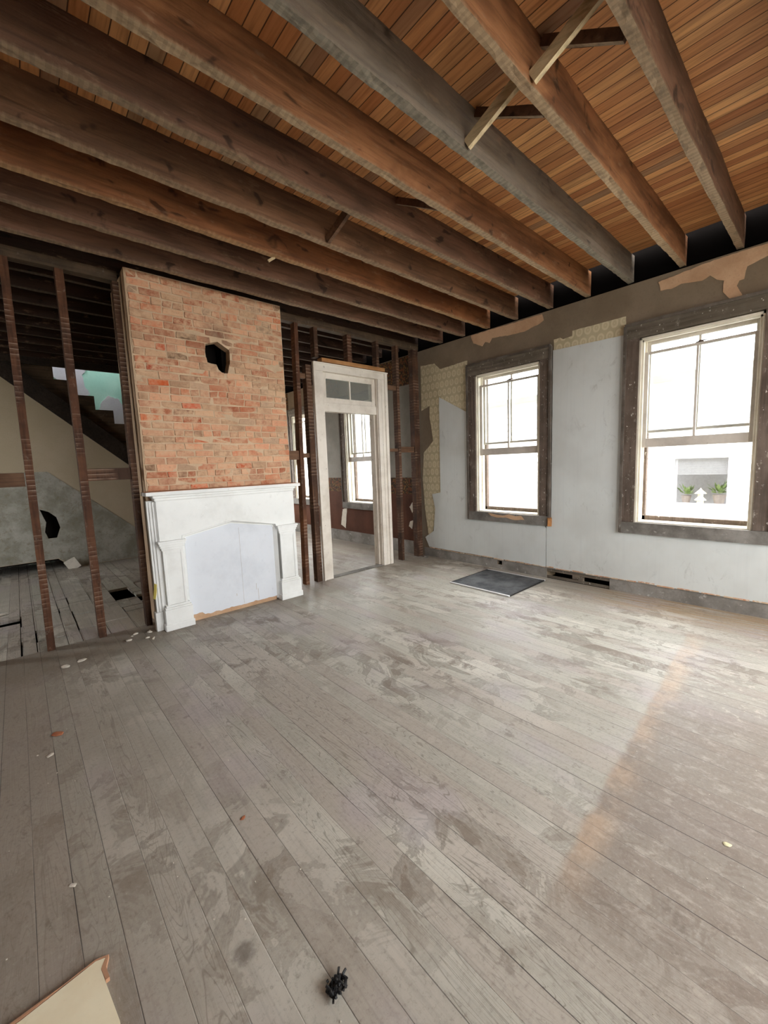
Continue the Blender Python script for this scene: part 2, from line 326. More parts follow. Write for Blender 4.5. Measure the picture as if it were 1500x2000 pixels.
M['rubber'] = mat_plaster('dark_dusty_panel', lin(70, 72, 74), lin(104, 106, 108), lin(132, 130, 128), 2, .35)
M['flake'] = mat_plain('plaster_white', lin(220, 212, 198), .85, .2)
M['brickbit'] = mat_plain('brick_orange', lin(174, 112, 82), .9, .1)
M['card'] = mat_paint('cream_board', lin(248, 238, 208), lin(226, 206, 168), .5, .7)
M['torn'] = mat_plain('torn_brown_board', lin(190, 146, 116), .9, .1)
M['black'] = mat_plain('charred_black', lin(34, 33, 33), .6, .3)
M['leaf'] = mat_plain('leaf_green', lin(116, 136, 84), .5, .4)
M['pot'] = mat_plain('grey_pot', lin(128, 120, 114), .8, .2)
M['orn'] = mat_plain('stone_lantern', lin(222, 214, 176), .8, .2)
M['blind'] = mat_plain('blind_slat', lin(150, 152, 154), .5, .3)
M['room_dark'] = mat_plain('dim_interior', lin(150, 150, 152), .9, .1)
M['grass'] = mat_plaster('dry_yard', lin(150, 146, 134), lin(170, 164, 152))
M['iron'] = mat_plain('sash_lock_iron', lin(90, 80, 72), .5, .4, .6)
M['yellow'] = mat_plain('yellow_scrap', lin(226, 208, 110), .7, .2)
M['glass'] = mat_glass()
m = M['dull'] = mat_glass(); m.name = 'grey_transom_glass'; t = m.node_tree
df = t.nodes.new('ShaderNodeBsdfDiffuse'); df.inputs[0].default_value = lin(150, 152, 146); mx = t.nodes.new('ShaderNodeMixShader'); mx.inputs[0].default_value = .35  # even grey diffuse share mixed into the transom glass
o = t.nodes['Material Output']; t.links.new(o.inputs[0].links[0].from_socket, mx.inputs[1]); t.links.new(df.outputs[0], mx.inputs[2]); t.links.new(mx.outputs[0], o.inputs[0])

# ------------------------------------------------------------------ mesh kit
def link(name, bm, m, parent=None):
    me = bpy.data.meshes.new(name); bm.normal_update(); bm.to_mesh(me); bm.free()
    o = bpy.data.objects.new(name, me); COL.objects.link(o)
    for q in (m if isinstance(m, list) else [m]): me.materials.append(M[q])
    if parent: o.parent = parent; o.matrix_parent_inverse = parent.matrix_world.inverted()
    return o
def tag(o, label, cat, group=None):
    o['label'] = label; o['category'] = cat
    if group: o['group'] = group
    return o
def struct(o): o['kind'] = 'structure'; return o
def empty(name, loc):
    o = bpy.data.objects.new(name, None); COL.objects.link(o); o.location = loc; o.empty_display_size = .1
    o.matrix_world = Matrix.Translation(loc); return o
def box(bm, x0, x1, y0, y1, z0, z1, bev=0.0, mi=0):
    r = bmesh.ops.create_cube(bm, size=1, matrix=Matrix.Translation(((x0 + x1) / 2, (y0 + y1) / 2, (z0 + z1) / 2)) @ Matrix.Diagonal((x1 - x0, y1 - y0, z1 - z0, 1)))
    vs = r['verts']; fs = list({f for v in vs for f in v.link_faces})
    for f in fs: f.material_index = mi
    if bev:
        bmesh.ops.bevel(bm, geom=list({e for v in vs for e in v.link_edges}), offset=bev, segments=2, affect='EDGES', profile=.6)
    return vs
def B(*a, **k):
    bm = bmesh.new(); box(bm, *a, **k); return bm
def rough_beam(axis, a0, a1, b0, b1, c0, c1, n=50, amp=.004, seed=0.0, ragged=0.0, notch=None):
    """a timber along axis X, Y or Z with uneven faces; b, c are the two other ranges in xyz order"""
    bm = bmesh.new(); rings = []
    prof = [(b0, c0), ((b0 + b1) / 2, c0), (b1, c0), (b1, (c0 + c1) / 2), (b1, c1), ((b0 + b1) / 2, c1), (b0, c1), (b0, (c0 + c1) / 2)]
    for i in range(n + 1):
        t = a0 + (a1 - a0) * i / n; ring = []
        for b, c in prof:
            nv = mnoise.noise_vector(Vector((t * 2.1 + seed, b * 9 + seed, c * 5)))
            fine = mnoise.noise_vector(Vector((t * 15 + seed, b * 30, c * 30)))
            db = nv.x * amp + fine.x * amp * .5; dc = nv.y * amp + fine.y * amp * .5
            if ragged and c == c0: dc += abs(fine.z) * ragged
            b_, c_ = b + db, c + dc
            ring.append(bm.verts.new({'X': (t, b_, c_), 'Y': (b_, t, c_), 'Z': (b_, c_, t)}[axis]))
        rings.append(ring)
    for p, q in zip(rings, rings[1:]):
        for k in range(8): bm.faces.new((p[k], p[(k + 1) % 8], q[(k + 1) % 8], q[k]))
    bm.faces.new(rings[0][::-1]); bm.faces.new(rings[-1])
    bmesh.ops.recalc_face_normals(bm, faces=bm.faces)
    return bm
def stick(p, q, w, h, roll=0.0):
    p, q = Vector(p), Vector(q); d = (q - p); bm = bmesh.new()
    Mx = Matrix.Translation((p + q) / 2) @ d.to_track_quat('Z', 'X').to_matrix().to_4x4() @ Matrix.Rotation(roll, 4, 'Z') @ Matrix.Diagonal((w, h, d.length, 1))
    bmesh.ops.create_cube(bm, size=1, matrix=Mx)
    bmesh.ops.subdivide_edges(bm, edges=bm.edges[:], cuts=3)
    for v in bm.verts: v.co += mnoise.noise_vector(v.co * 14) * .004
    return bm
def poly(bm, loops, plane, a, b, jag=0.0, mi=0):
    """outline (with optional holes) in a plane x|y|z = a, thickened to b"""
    P = {'x': lambda u, v: (a, u, v), 'y': lambda u, v: (u, a, v), 'z': lambda u, v: (u, v, a)}[plane]
    ed = []
    for L in loops:
        if jag:
            N = []
            for (p, q) in zip(L, L[1:] + L[:1]):
                ln = math.dist(p, q); k = max(1, min(40, int(ln / .03)))
                for i in range(k):
                    t = i / k; x, y = p[0] + (q[0] - p[0]) * t, p[1] + (q[1] - p[1]) * t
                    nv = mnoise.noise_vector(Vector((x * 23, y * 23, 1.7)))
                    N.append((x + nv.x * jag, y + nv.y * jag))
            L = N
        vs = [bm.verts.new(P(*p)) for p in L]
        ed += [bm.edges.new((vs[i], vs[(i + 1) % len(vs)])) for i in range(len(vs))]
    r = bmesh.ops.triangle_fill(bm, use_beauty=True, use_dissolve=False, edges=ed)
    fs = [f for f in r['geom'] if isinstance(f, bmesh.types.BMFace)]
    e = bmesh.ops.extrude_face_region(bm, geom=fs)
    d = {'x': (b - a, 0, 0), 'y': (0, b - a, 0), 'z': (0, 0, b - a)}[plane]
    bmesh.ops.translate(bm, verts=[v for v in e['geom'] if isinstance(v, bmesh.types.BMVert)], vec=d)
    bmesh.ops.recalc_face_normals(bm, faces=bm.faces)
    for f in bm.faces:
        if mi: f.material_index = mi
    return bm
def PO(*a, **k): return poly(bmesh.new(), *a, **k)
def rect(u0, u1, v0, v1): return [(u0, v0), (u1, v0), (u1, v1), (u0, v1)]
def wall_holes(axis, t0, t1, u0, u1, v0, v1, holes):
    """solid wall with rectangular openings; axis x: t is x, u is y; axis y: t is y, u is x"""
    us = sorted({u0, u1, *[q for h in holes for q in h[:2]]}); vs = sorted({v0, v1, *[q for h in holes for q in h[2:]]})
    bm = bmesh.new(); V = {}
    def vert(t, u, v):
        k = (t, u, v)
        if k not in V: V[k] = bm.verts.new((t, u, v) if axis == 'x' else (u, t, v))
        return V[k]
    solid = lambda i, j: 0 <= i < len(us) - 1 and 0 <= j < len(vs) - 1 and not any(h[0] < (us[i] + us[i + 1]) / 2 < h[1] and h[2] < (vs[j] + vs[j + 1]) / 2 < h[3] for h in holes)
    for i in range(len(us) - 1):
        for j in range(len(vs) - 1):
            if not solid(i, j): continue
            a, b, c, d = us[i], us[i + 1], vs[j], vs[j + 1]
            for t in (t0, t1): bm.faces.new([vert(t, a, c), vert(t, b, c), vert(t, b, d), vert(t, a, d)])
            for (di, dj, p, q) in ((-1, 0, (a, c), (a, d)), (1, 0, (b, c), (b, d)), (0, -1, (a, c), (b, c)), (0, 1, (a, d), (b, d))):
                if not solid(i + di, j + dj): bm.faces.new([vert(t0, *p), vert(t0, *q), vert(t1, *q), vert(t1, *p)])
    bmesh.ops.recalc_face_normals(bm, faces=bm.faces)
    return bm

# ================================================================== SETTING
XW = 5.36; WT = .27; ZT = 3.555; YP = 4.95
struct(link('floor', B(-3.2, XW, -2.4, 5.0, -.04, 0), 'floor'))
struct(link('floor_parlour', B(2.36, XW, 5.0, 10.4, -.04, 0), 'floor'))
# hall floor: boards laid in pieces over a dark void, some lifted out
bm = bmesh.new(); x = -3.2
rh = random.Random(3)
missing = [(.93, 1.09, 6.3, 6.95), (1.05, 1.2, 6.05, 6.4), (-.33, -.17, 6.2, 6.42), (-.5, -.3, 6.1, 6.25), (.95, 1.3, 5.93, 5.99), (.3, .42, 5.0, 5.06)]
while x < 2.3:
    w = rh.choice((.115, .118, .24))
    y = 5.0; stop = 6.6 + rh.random() * .6
    cuts = [5.0]
    while cuts[-1] < stop: cuts.append(cuts[-1] + rh.choice((.2, .3, .42, .55)) + rh.random() * .06)
    cuts.append(10.4)
    hit = [m for m in missing if m[0] < x + w / 2 < m[1]]
    cuts = sorted(cuts + [q for m in hit for q in m[2:]])
    for a, b in zip(cuts, cuts[1:]):
        if b - a < .03 or any(m[2] - .001 < (a + b) / 2 < m[3] for m in hit): continue
        dz = -rh.random() * .008; gp = rh.choice((.006, .012, .028, .008)) if b < 8 else .002; xg = rh.choice((.002, .004, .012)) if b < 8 else .0015
        box(bm, x + xg, min(x + w - .003, 2.34), a + gp / 2, b - gp / 2, -.035 + dz, dz)
    x += w
struct(link('floor_hall', bm, 'floor_hall'))
bm = bmesh.new(); box(bm, -3.2, 2.36, 4.98, 10.45, -.3, -.26); box(bm, -3.2, 2.4, 4.97, 4.998, -.3, -.041); box(bm, 2.345, 2.4, 5.0, 10.45, -.3, -.041); box(bm, -3.2, 2.36, 10.38, 10.399, -.3, -.04)
struct(link('floor_void', bm, 'void'))
# boarded underside of the upper floor, open over the stairwell
bm = bmesh.new()
box(bm, -3.2, 5.3, -2.4, 9.33, 3.86, 3.89); box(bm, 2.1, 5.3, 9.33, 10.4, 3.86, 3.89); box(bm, -3.2, -.5, 9.33, 10.4, 3.86, 3.89)
struct(link('ceiling', bm, 'ceil'))
struct(link('ceiling_edge', B(5.3, 5.66, -2.4, 10.4, 4.0, 4.05), 'void'))  # black lid that keeps the cavity over the wall dark

holes = [(a, b, .87, 2.94) for a, b in WINS] + [(1.83, 2.64, 0.0, .135), (3.345, 3.43, .07, .13)]
wr = struct(link('wall_right', wall_holes('x', XW, XW + WT, -2.4, 10.4, 0, ZT, holes), 'bare'))
bm = bmesh.new()
box(bm, XW + .045, XW + .075, -2.4, 10.4, ZT, 4.0); box(bm, XW + WT - .03, XW + WT + .02, -2.4, 10.4, -.4, 0)
for y0, y1, z0, z1 in ((1.8, 2.67, 0, .16), (3.33, 3.45, .05, .16)): box(bm, XW + WT - .02, XW + WT + .02, y0, y1, z0, z1)
box(bm, XW + .012, XW + .05, -2.4, 10.4, ZT, ZT + .006)
link('cavity_shade', bm, 'void', wr)  # black sheets put in for the unlit depth of the wall cavity
XP = XW - .015
TAN1 = [(3.865, 3.543), (3.459, 3.546), (3.079, 3.535), (2.733, 3.537), (2.712, 3.454), (2.774, 3.424), (2.989, 3.384), (3.147, 3.384), (3.497, 3.42), (3.536, 3.366), (3.613, 3.395), (3.666, 3.344), (3.826, 3.424)]
TAN2 = [(1.421, 3.492), (1.266, 3.509), (1.052, 3.53), (0.815, 3.54), (0.3, 3.54), (.1, 3.43), (.3, 3.39), (0.558, 3.433), (0.644, 3.404), (0.701, 3.386), (0.719, 3.277), (0.756, 3.279), (0.768, 3.236), (0.716, 3.114), (0.816, 3.134), (0.873, 3.211), (0.868, 3.317), (0.923, 3.347), (0.976, 3.401), (1.046, 3.377), (1.218, 3.404), (1.273, 3.385), (1.4, 3.394)]
WP1 = [(4.913, 3.305), (4.608, 3.286), (4.482, 3.173), (3.941, 3.196), (3.9, 2.3), (4.402, 2.55), (4.45, 1.13), (4.615, 0.866), (4.731, 0.434), (4.822, 0.371), (4.895, 0.851), (4.93, 1.384), (4.889, 1.831), (4.664, 2.023), (4.736, 2.433), (4.73, 2.62), (4.919, 2.555)]
WP2 = [(2.572, 3.174), (2.49, 3.177), (2.451, 3.151), (2.338, 3.163), (2.335, 3.225), (1.733, 3.225), (1.724, 2.98), (2.567, 3.0)]
GL = [(4.511, 2.725), (3.842, 2.357), (3.842, 0.811), (2.72, 0.8), (2.652, 0.7), (2.652, 0.158), (4.808, 0.17), (4.895, 0.336), (4.695, 0.464), (4.649, 0.864), (4.71, 1.111), (4.523, 1.142)]
GM = [(2.644, .155), (2.644, .8), (2.58, .85), (2.577, 3.04), (1.724, 3.02), (1.66, 2.9), (1.66, .8), (.45, .8), (-2.35, .8), (-2.35, .15)]
HR = [rect(.46, -.55, .9, 3.0)]
def wall_part(name, loops, m, a, b, jag, label=None):
    o = link(name, PO(loops, 'x', a, b, jag), m, wr)
    if label: o['label'] = label
    return o
wall_part('plaster_patch', [TAN1], 'tan', XW, XW - .006, .008, 'tan torn plaster patch above the left window')
wall_part('plaster_patch', [TAN2], 'tan', XW, XW - .006, .008, 'tan torn plaster patch running down over the right window')
wall_part('wallpaper', [WP1], 'wp', XW, XW - .005, .006, 'torn cream patterned wallpaper in the corner')
wall_part('wallpaper', [WP2], 'wp', XW, XW - .005, .003, 'strip of cream patterned wallpaper above the grey lining')
wall_part('lining_paper', [GL], 'lining', XW, XP, .004, 'pale grey lining paper around the left window')
wall_part('lining_paper', [GM], 'lining', XW, XP, .003, 'pale grey lining paper between and under the windows')
wall_part('lining_paper', [rect(.39, -.48, .78, 3.0)], 'lining', XW, XP, .003)
bm = bmesh.new()                                                     # torn lower edge of the lining, and the dirty band left by the baseboard
for a, b in ((-2.35, 2.64), (2.655, 4.8)):
    y = a
    while y < b:
        L = random.uniform(.06, .22); z = .15 + random.uniform(-.004, .006)
        box(bm, XP - .004, XW, y, min(y + L, b), z, z + random.uniform(.006, .018)); y += L * 1.15
link('torn_edge', bm, 'edge', wr)
base_holes = [(1.83, 2.64, -.1, .135), (3.345, 3.43, .07, .13)]
bs = link('base_band', wall_holes('x', XW - .004, XW - .0005, -2.35, 4.93, 0.001, .15, base_holes), 'base', wr)
bs['label'] = 'dirty grey plaster band where the baseboard was removed'
bm = bmesh.new()                                                     # the lath left across the vent hole
for z0, z1, y0, y1 in ((.098, .13, 1.83, 2.64), (.006, .04, 1.83, 2.64)):
    vs = box(bm, XW + .004, XW + .014, y0, y1, z0, z1)
box(bm, XW + .02, XW + .07, 2.16, 2.22, 0, .135); box(bm, XW, XW + .012, 2.2, 2.29, .05, .105)
link('lath', bm, 'casing_h', wr)
# the parlour side of the same wall: brown wainscot, two ochre borders, grey plaster
for a, b in ((5.06, 5.96), (7.32, 8.17), (9.53, 10.35)):
    for nm, m, z0, z1, tk in (('wainscot', 'wains', .23, 1.1, .012), ('wallpaper_border', 'border', 1.1, 1.4, .013), ('plaster_field', 'greywall', 1.4, 3.05, .008), ('wallpaper_border', 'border', 3.05, 3.54, .012), ('base_band', 'base', 0.001, .23, .03)):
        link(nm, PO([rect(a, b, z0, z1)], 'x', XW, XW - tk, .004), m, wr)
for a, b in ((5.96, 7.32), (8.17, 9.53)):
    link('wainscot', PO([rect(a, b, .23, .73)], 'x', XW, XW - .012, .004), 'wains', wr); link('base_band', B(XW - .03, XW, a, b, 0.001, .23), 'base', wr)
bm = bmesh.new()
for L in ([(7.45, .35), (7.36, .7), (7.2, .73), (7.24, .5), (7.28, .28)], [(5.2, .75), (5.12, .95), (5.15, 1.0), (5.27, .86)], [(5.22, .45), (5.18, .62), (5.26, .6), (5.3, .5)], [(8.0, .5), (7.9, .85), (7.86, .6)]): poly(bm, [L], 'x', XW - .012, XW - .016, .01)
link('plaster_scar', bm, 'flake', wr)

# unseen sides of the room that close it to the daylight
struct(link('wall_left', wall_holes('x', -3.3, -3.2, -2.6, 10.5, -.3, 4.1, [(a, b, .8, 2.7) for a, b in HALL_ADDED]), 'bare'))
struct(link('wall_front', wall_holes('y', -2.6, -2.4, -3.2, 5.66, -.3, 4.1, [(a, b, .75, 3.05) for a, b in REAR]), 'lining'))
struct(link('wall_back', wall_holes('y', 10.4, 10.5, 2.36, 5.66, -.3, 4.1, [(a, b, .9, 2.9) for a, b in BACK_ADDED]), 'greywall'))
struct(link('wall_hall_side', B(2.34, 2.44, 5.57, 10.4, -.3, 3.86), 'bare'))

# ================================================================== WINDOWS in the right wall
def window(n, ya, yb, full=True):
    r = struct(empty('window_%d' % n, (XW, (ya + yb) / 2, .87)))
    zb, zt = .87, 2.94; cw = .145
    def beam(name, m, axis, *a, **k): return link(name, rough_beam(axis, *a, **k), m, r)
    beam('casing', 'casing', 'Z', .74, 3.1, XW - .035, XW, yb, yb + cw, n=24, amp=.004, seed=n)
    beam('casing', 'casing', 'Z', .74, 3.1, XW - .035, XW, ya - cw, ya, n=24, amp=.004, seed=n + 5)
    beam('head_casing', 'casing_h', 'Y', ya - cw, yb + cw, XW - .04, XW, zt + .01, 3.115, n=20, amp=.004, seed=n + 9)
    beam('sill', 'sill', 'Y', ya - cw, yb + cw, XW - .05, XW, .735, zb, n=20, amp=.005, seed=n + 12)
    bm = bmesh.new()                                                  # back-band along the outer casing edge
    for y in (ya - cw - .012, yb + cw - .018): box(bm, XW - .05, XW, y, y + .03, .74, 3.1)
    box(bm, XW - .055, XW, ya - cw, yb + cw, 3.09, 3.12)
    link('back_band', bm, 'band', r)
    bm = bmesh.new(); t = .02                                         # cream jamb lining right through the wall
    for y in (ya, yb - t): box(bm, XW - .02, XW + WT + .03, y, y + t, zb, zt)
    box(bm, XW - .02, XW + WT + .03, ya, yb, zt - t, zt); box(bm, XW + .0, XW + WT + .06, ya, yb, zb - .02, zb + .012)
    link('frame', bm, 'frame', r)
    if n == 1: link('sill_scar', PO([[(3.55, .86), (3.3, .835), (3.2, .86), (3.1, .84), (3.0, .85), (2.95, .8), (3.1, .78), (3.25, .81), (3.4, .8), (3.5, .82)]], 'x', XW - .053, XW - .058, .006), 'tan', r)
    bm = bmesh.new()
    for y in (ya + t, yb - t - .022): box(bm, XW, XW + .035, y, y + .022, zb + .01, zt - t, .003); box(bm, XW + .1, XW + .118, y, y + .018, zb + .01, zt - t)
    box(bm, XW, XW + .035, ya + t, yb - t, zt - t - .02, zt - t)
    link('stop_moulding', bm, 'frame', r)
    bm = bmesh.new()                                                  # dark outer storm channel seen low in the opening
    for y in (ya + t, yb - t - .03): box(bm, XW + .19, XW + .25, y, y + .03, zb + .012, zt - t)
    box(bm, XW + .19, XW + .25, ya + t, yb - t, zb + .012, zb + .06)
    link('storm_channel', bm, 'casing', r)
    a, b = ya + .023, yb - .023
    def sash(x, z0, z1, bot, top, lock):
        s = empty('sash', (x, (a + b) / 2, z0)); s.parent = r; s.matrix_parent_inverse = r.matrix_world.inverted()
        bm = bmesh.new(); st = .055
        box(bm, x, x + .036, a, a + st, z0, z1, .004); box(bm, x, x + .036, b - st, b, z0, z1, .004)
        box(bm, x, x + .036, a + st, b - st, z0, z0 + bot, .004); box(bm, x, x + .036, a + st, b - st, z1 - top, z1, .004)
        link('rail', bm, 'sash', s)
        m = (a + b) / 2
        link('muntin', B(x + .004, x + .032, m - .011, m + .011, z0 + bot, z1 - top, bev=.004), 'sash', s)
        bm = bmesh.new()
        for p, q in ((a + st, m - .011), (m + .011, b - st)): box(bm, x + .018, x + .021, p, q, z0 + bot, z1 - top)
        link('pane', bm, 'glass', s)
        if lock:
            bm = bmesh.new(); box(bm, x, x + .034, m - .045, m + .02, z1, z1 + .01, .003); box(bm, x + .01, x + .02, m - .07, m, z1 + .01, z1 + .02, .003)
            link('sash_lock', bm, 'iron', s)
    sash(XW + .04, 1.735, 2.79, .1, .028, True)
    sash(XW + .122, 1.9, 2.92, .03, .04, False)
    if n == 1:
        o = link('broken_corner', stick((XW - .03, 2.6, .74), (XW - .05, 2.585, .85), .05, .05), 'fresh', r); o['label'] = 'split orange bare wood corner of the sill'
    return r
for i, (a, b) in enumerate(WINS): window(i + 1, a, b)

# ================================================================== JOISTS
JY = [.33, .79, 1.245, 1.73, 2.195, 2.66, 3.16, 3.61, 4.06, 4.5]
JM = ['j_brown', 'j_dark', 'j_orange', 'j_grey', 'j_orange', 'j_dark', 'j_brown', 'j_red', 'j_dark', 'j_dark']
JL = [None,
      'dark brown joist with a broad grey underside, rightmost overhead by the window wall',
      'orange-brown joist second from the right, pale strut nailed against its foot',
      'weathered grey joist, third from the right, running from top centre to between the windows',
      'knotty orange-brown joist just left of the grey one, starting at the top left',
      'smooth dark purplish joist just left of the knotty orange-brown one',
      'mottled brown joist with the short brown strut standing on it',
      'reddish brown joist, third in front of the stud partition',
      'dark brown joist, second in front of the stud partition',
      'dark brown joist directly in front of the chimney top and the stud partition']
for y, m, lb in zip(JY, JM, JL):
    o = link('floor_joist', rough_beam('X', -3.19, 5.4, y - .055, y, 3.58, 3.862, n=150, amp=.006, seed=y * 13, ragged=.014), m)
    tag(o, lb or 'brown joist overhead just outside the top right corner', 'joist', 'joists over the front room')
yy = 4.97; k = 0
BACK = ['first', 'second', 'third', 'fourth', 'fifth', 'sixth', 'seventh', 'eighth', 'ninth', 'tenth']
while yy < 9.3:
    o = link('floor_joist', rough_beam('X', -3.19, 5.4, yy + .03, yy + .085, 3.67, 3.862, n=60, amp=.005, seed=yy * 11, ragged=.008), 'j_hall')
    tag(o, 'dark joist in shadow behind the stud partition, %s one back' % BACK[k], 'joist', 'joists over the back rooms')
    yy += .465; k += 1
o = link('stair_header', B(-.2, 2.34, 9.20, 9.26, 3.555, 3.86), 'dark'); tag(o, 'dark header beam across the top of the stairwell opening', 'beam')

# herringbone struts nailed between the joists
PAIRS = [(1, 0), (2, 1), (3, 2), (5, 4), (6, 5)]
NAMES = {1: 'in the rightmost bay at the top edge', 2: 'between the rightmost and the orange-brown joist', 3: 'between the orange-brown and the grey joist', 4: 'between the grey and the knotty joist',
         5: 'between the knotty and the smooth dark joist', 6: 'between the smooth dark and the mottled joist', 7: 'between the mottled and the reddish joist'}
for f, nn in PAIRS:
    ya, yb = JY[f] - .055, JY[nn]                                     # gap runs from yb (near) to ya (far)
    xo = {1: 2.1, 2: 2.2, 3: 2.3, 4: 2.25, 5: 2.5, 6: 2.23, 7: 2.1}[f]
    pale = 'pale_stick' if f in (2, 3) else ('fresh' if f == 1 else 'nog')
    if f != 5: tag(link('bridging_strut', stick((xo, JY[f] - .06, 3.605), (xo + .06, yb + .01, 3.83), .06, .035, .1), pale),
        ('pale' if f in (2, 3) else 'orange' if f == 1 else 'brown') + ' strut rising towards the camera ' + NAMES[f], 'strut', 'herringbone struts')
    if f != 6: tag(link('bridging_strut', stick((xo + .1, JY[f] - .06, 3.83), (xo + .16, yb + .005, 3.62), .05, .03, .1), 'j_dark'),
        'dark strut crossing the other one ' + NAMES[f], 'strut', 'herringbone struts')

# ================================================================== STUD PARTITION
tag(link('top_plate', rough_beam('X', -3.19, .96, YP, YP + .1, 3.57, 3.665, n=60, amp=.003, seed=3), 'plate'), 'long dark plate on top of the two studs left of the chimney', 'plate')
tag(link('top_plate', rough_beam('X', 2.68, 5.34, YP, YP + .1, 3.57, 3.665, n=60, amp=.003, seed=8), 'plate'), 'dark plate on top of the studs above the white doorway', 'plate')
def stud(x0, x1, z0, z1, m, label, lean=0.0, y0=YP, d=.1):
    bm = rough_beam('Z', z0, z1, x0, x1, y0, y0 + d, n=40, amp=.003, seed=x0 * 7)
    if lean:
        for v in bm.verts: v.co.x += lean * (v.co.z - z0) / (z1 - z0)
    return tag(link('wall_stud', bm, m), label, 'stud', 'studs of the open partition')
stud(-.36, -.295, 0, 3.57, 'stud_r', 'brown stud just outside the left edge of the photo')
stud(.055, .115, 0, 3.57, 'stud_r', 'leftmost stud in view, split orange near its foot', .03)
stud(.465, .53, 0, 3.57, 'stud_r', 'lath-marked brown stud standing midway between the leftmost stud and the brick')
stud(.895, .95, 0, 3.57, 'stud', 'dark stud standing against the left edge of the brick chimney', .02)
stud(2.9, 2.955, 0, 3.57, 'stud_r', 'thin lath-marked stud just right of the brick and mantel', .05)
stud(3.09, 3.175, 0, 3.05, 'stud', 'thick dark post against the left side of the white door casing')
stud(3.25, 3.31, 3.17, 3.57, 'stud', 'short stud above the left end of the door head')
stud(3.82, 3.9, 3.17, 3.57, 'stud_r', 'short paler stud above the middle of the door head')
stud(4.385, 4.44, 3.17, 3.57, 'stud', 'short stud above the right end of the door head')
stud(4.81, 4.865, 0, 3.57, 'stud', 'white-specked stud between the door and the room corner')
stud(5.2, 5.33, 0, 3.57, 'stud', 'reddish dark corner post where the partition meets the window wall')
def nog(x0, x1, z0, z1, label, m='nog', y=YP + .02):
    tag(link('nogging_block', rough_beam('X', x0, x1, y, y + .06, z0, z1, n=8, amp=.002, seed=x0), m), label, 'block', 'blocks between the studs')
nog(-.295, .06, 1.575, 1.7, 'reddish block left of the leftmost stud')
nog(.525, .91, 1.6, 1.72, 'dark block between the second stud and the chimney', 'stud')
nog(2.68, 2.92, 1.765, 1.885, 'pale greyish block between the chimney and the thin stud')
nog(2.955, 3.1, 1.79, 1.85, 'small grey block between the thin stud and the door post')
nog(2.99, 3.1, 2.865, 2.93, 'weathered block high beside the door head on its left')
nog(4.585, 4.83, 2.86, 2.93, 'block high beside the door head on its right')
nog(4.57, 4.815, 1.86, 1.91, 'thin pale block right of the door casing')
nog(4.865, 5.2, 1.845, 1.94, 'reddish block next to the corner post')

# ================================================================== DOORWAY
d = struct(empty('door_1', (3.85, YP, 0)))
def dp(name, bm, m='door', par=None): return link(name, bm, m, par or d)
bm = bmesh.new()
box(bm, 3.2, 3.35, YP - .028, YP - .003, 0.002, 2.985, .004); box(bm, 3.185, 3.215, YP - .045, YP - .003, 0.002, 3.09, .006)
dp('casing', bm)
bm = bmesh.new()
box(bm, 4.363, 4.55, YP - .028, YP - .003, 0.002, 2.985, .004); box(bm, 4.5, 4.56, YP - .045, YP - .003, 0.002, 3.09, .008); box(bm, 4.435, 4.455, YP - .034, YP - .003, .002, 2.985, .004)
dp('casing', bm)
bm = bmesh.new()
box(bm, 3.2, 4.55, YP - .03, YP - .003, 2.985, 3.085, .004); box(bm, 3.19, 4.57, YP - .05, YP - .003, 3.08, 3.1, .006)
dp('head_casing', bm)
bm = bmesh.new()
box(bm, 3.34, 3.362, YP - .003, YP + .19, 0.002, 3.0); box(bm, 4.352, 4.374, YP - .003, YP + .19, 0.002, 3.0); box(bm, 3.34, 4.374, YP - .003, YP + .19, 2.985, 3.005)
dp('jamb', bm)
bm = bmesh.new()
box(bm, 4.335, 4.352, YP + .06, YP + .1, .002, 2.45, .003); box(bm, 3.362, 3.379, YP + .06, YP + .1, .002, 2.45, .003)
dp('door_stop', bm)
dp('transom_bar', B(3.362, 4.352, YP + .01, YP + .12, 2.44, 2.567, bev=.008))
tr = empty('transom', (3.857, YP + .04, 2.567)); tr.parent = d; tr.matrix_parent_inverse = d.matrix_world.inverted()
bm = bmesh.new(); ty = YP + .03
box(bm, 3.362, 3.43, ty, ty + .035, 2.567, 2.985, .004); box(bm, 4.285, 4.352, ty, ty + .035, 2.567, 2.985, .004)
box(bm, 3.43, 4.285, ty, ty + .035, 2.567, 2.64, .004); box(bm, 3.43, 4.285, ty, ty + .035, 2.905, 2.985, .004); box(bm, 3.845, 3.87, ty, ty + .035, 2.64, 2.905, .004)
link('transom_sash', bm, 'door', tr)
bm = bmesh.new(); box(bm, 3.43, 3.845, ty + .015, ty + .019, 2.64, 2.905); box(bm, 3.87, 4.285, ty + .015, ty + .019, 2.64, 2.905)
link('pane', bm, 'dull', tr)
dp('threshold', B(3.36, 4.354, YP - .01, YP + .1, .001, .012, bev=.004), 'sill')
tag(link('door_header', rough_beam('X', 3.34, 4.53, YP - .03, YP + .08, 3.115, 3.168, n=20, amp=.003, seed=1), 'fresh'), 'bare orange board lying along the top of the white door frame', 'board')

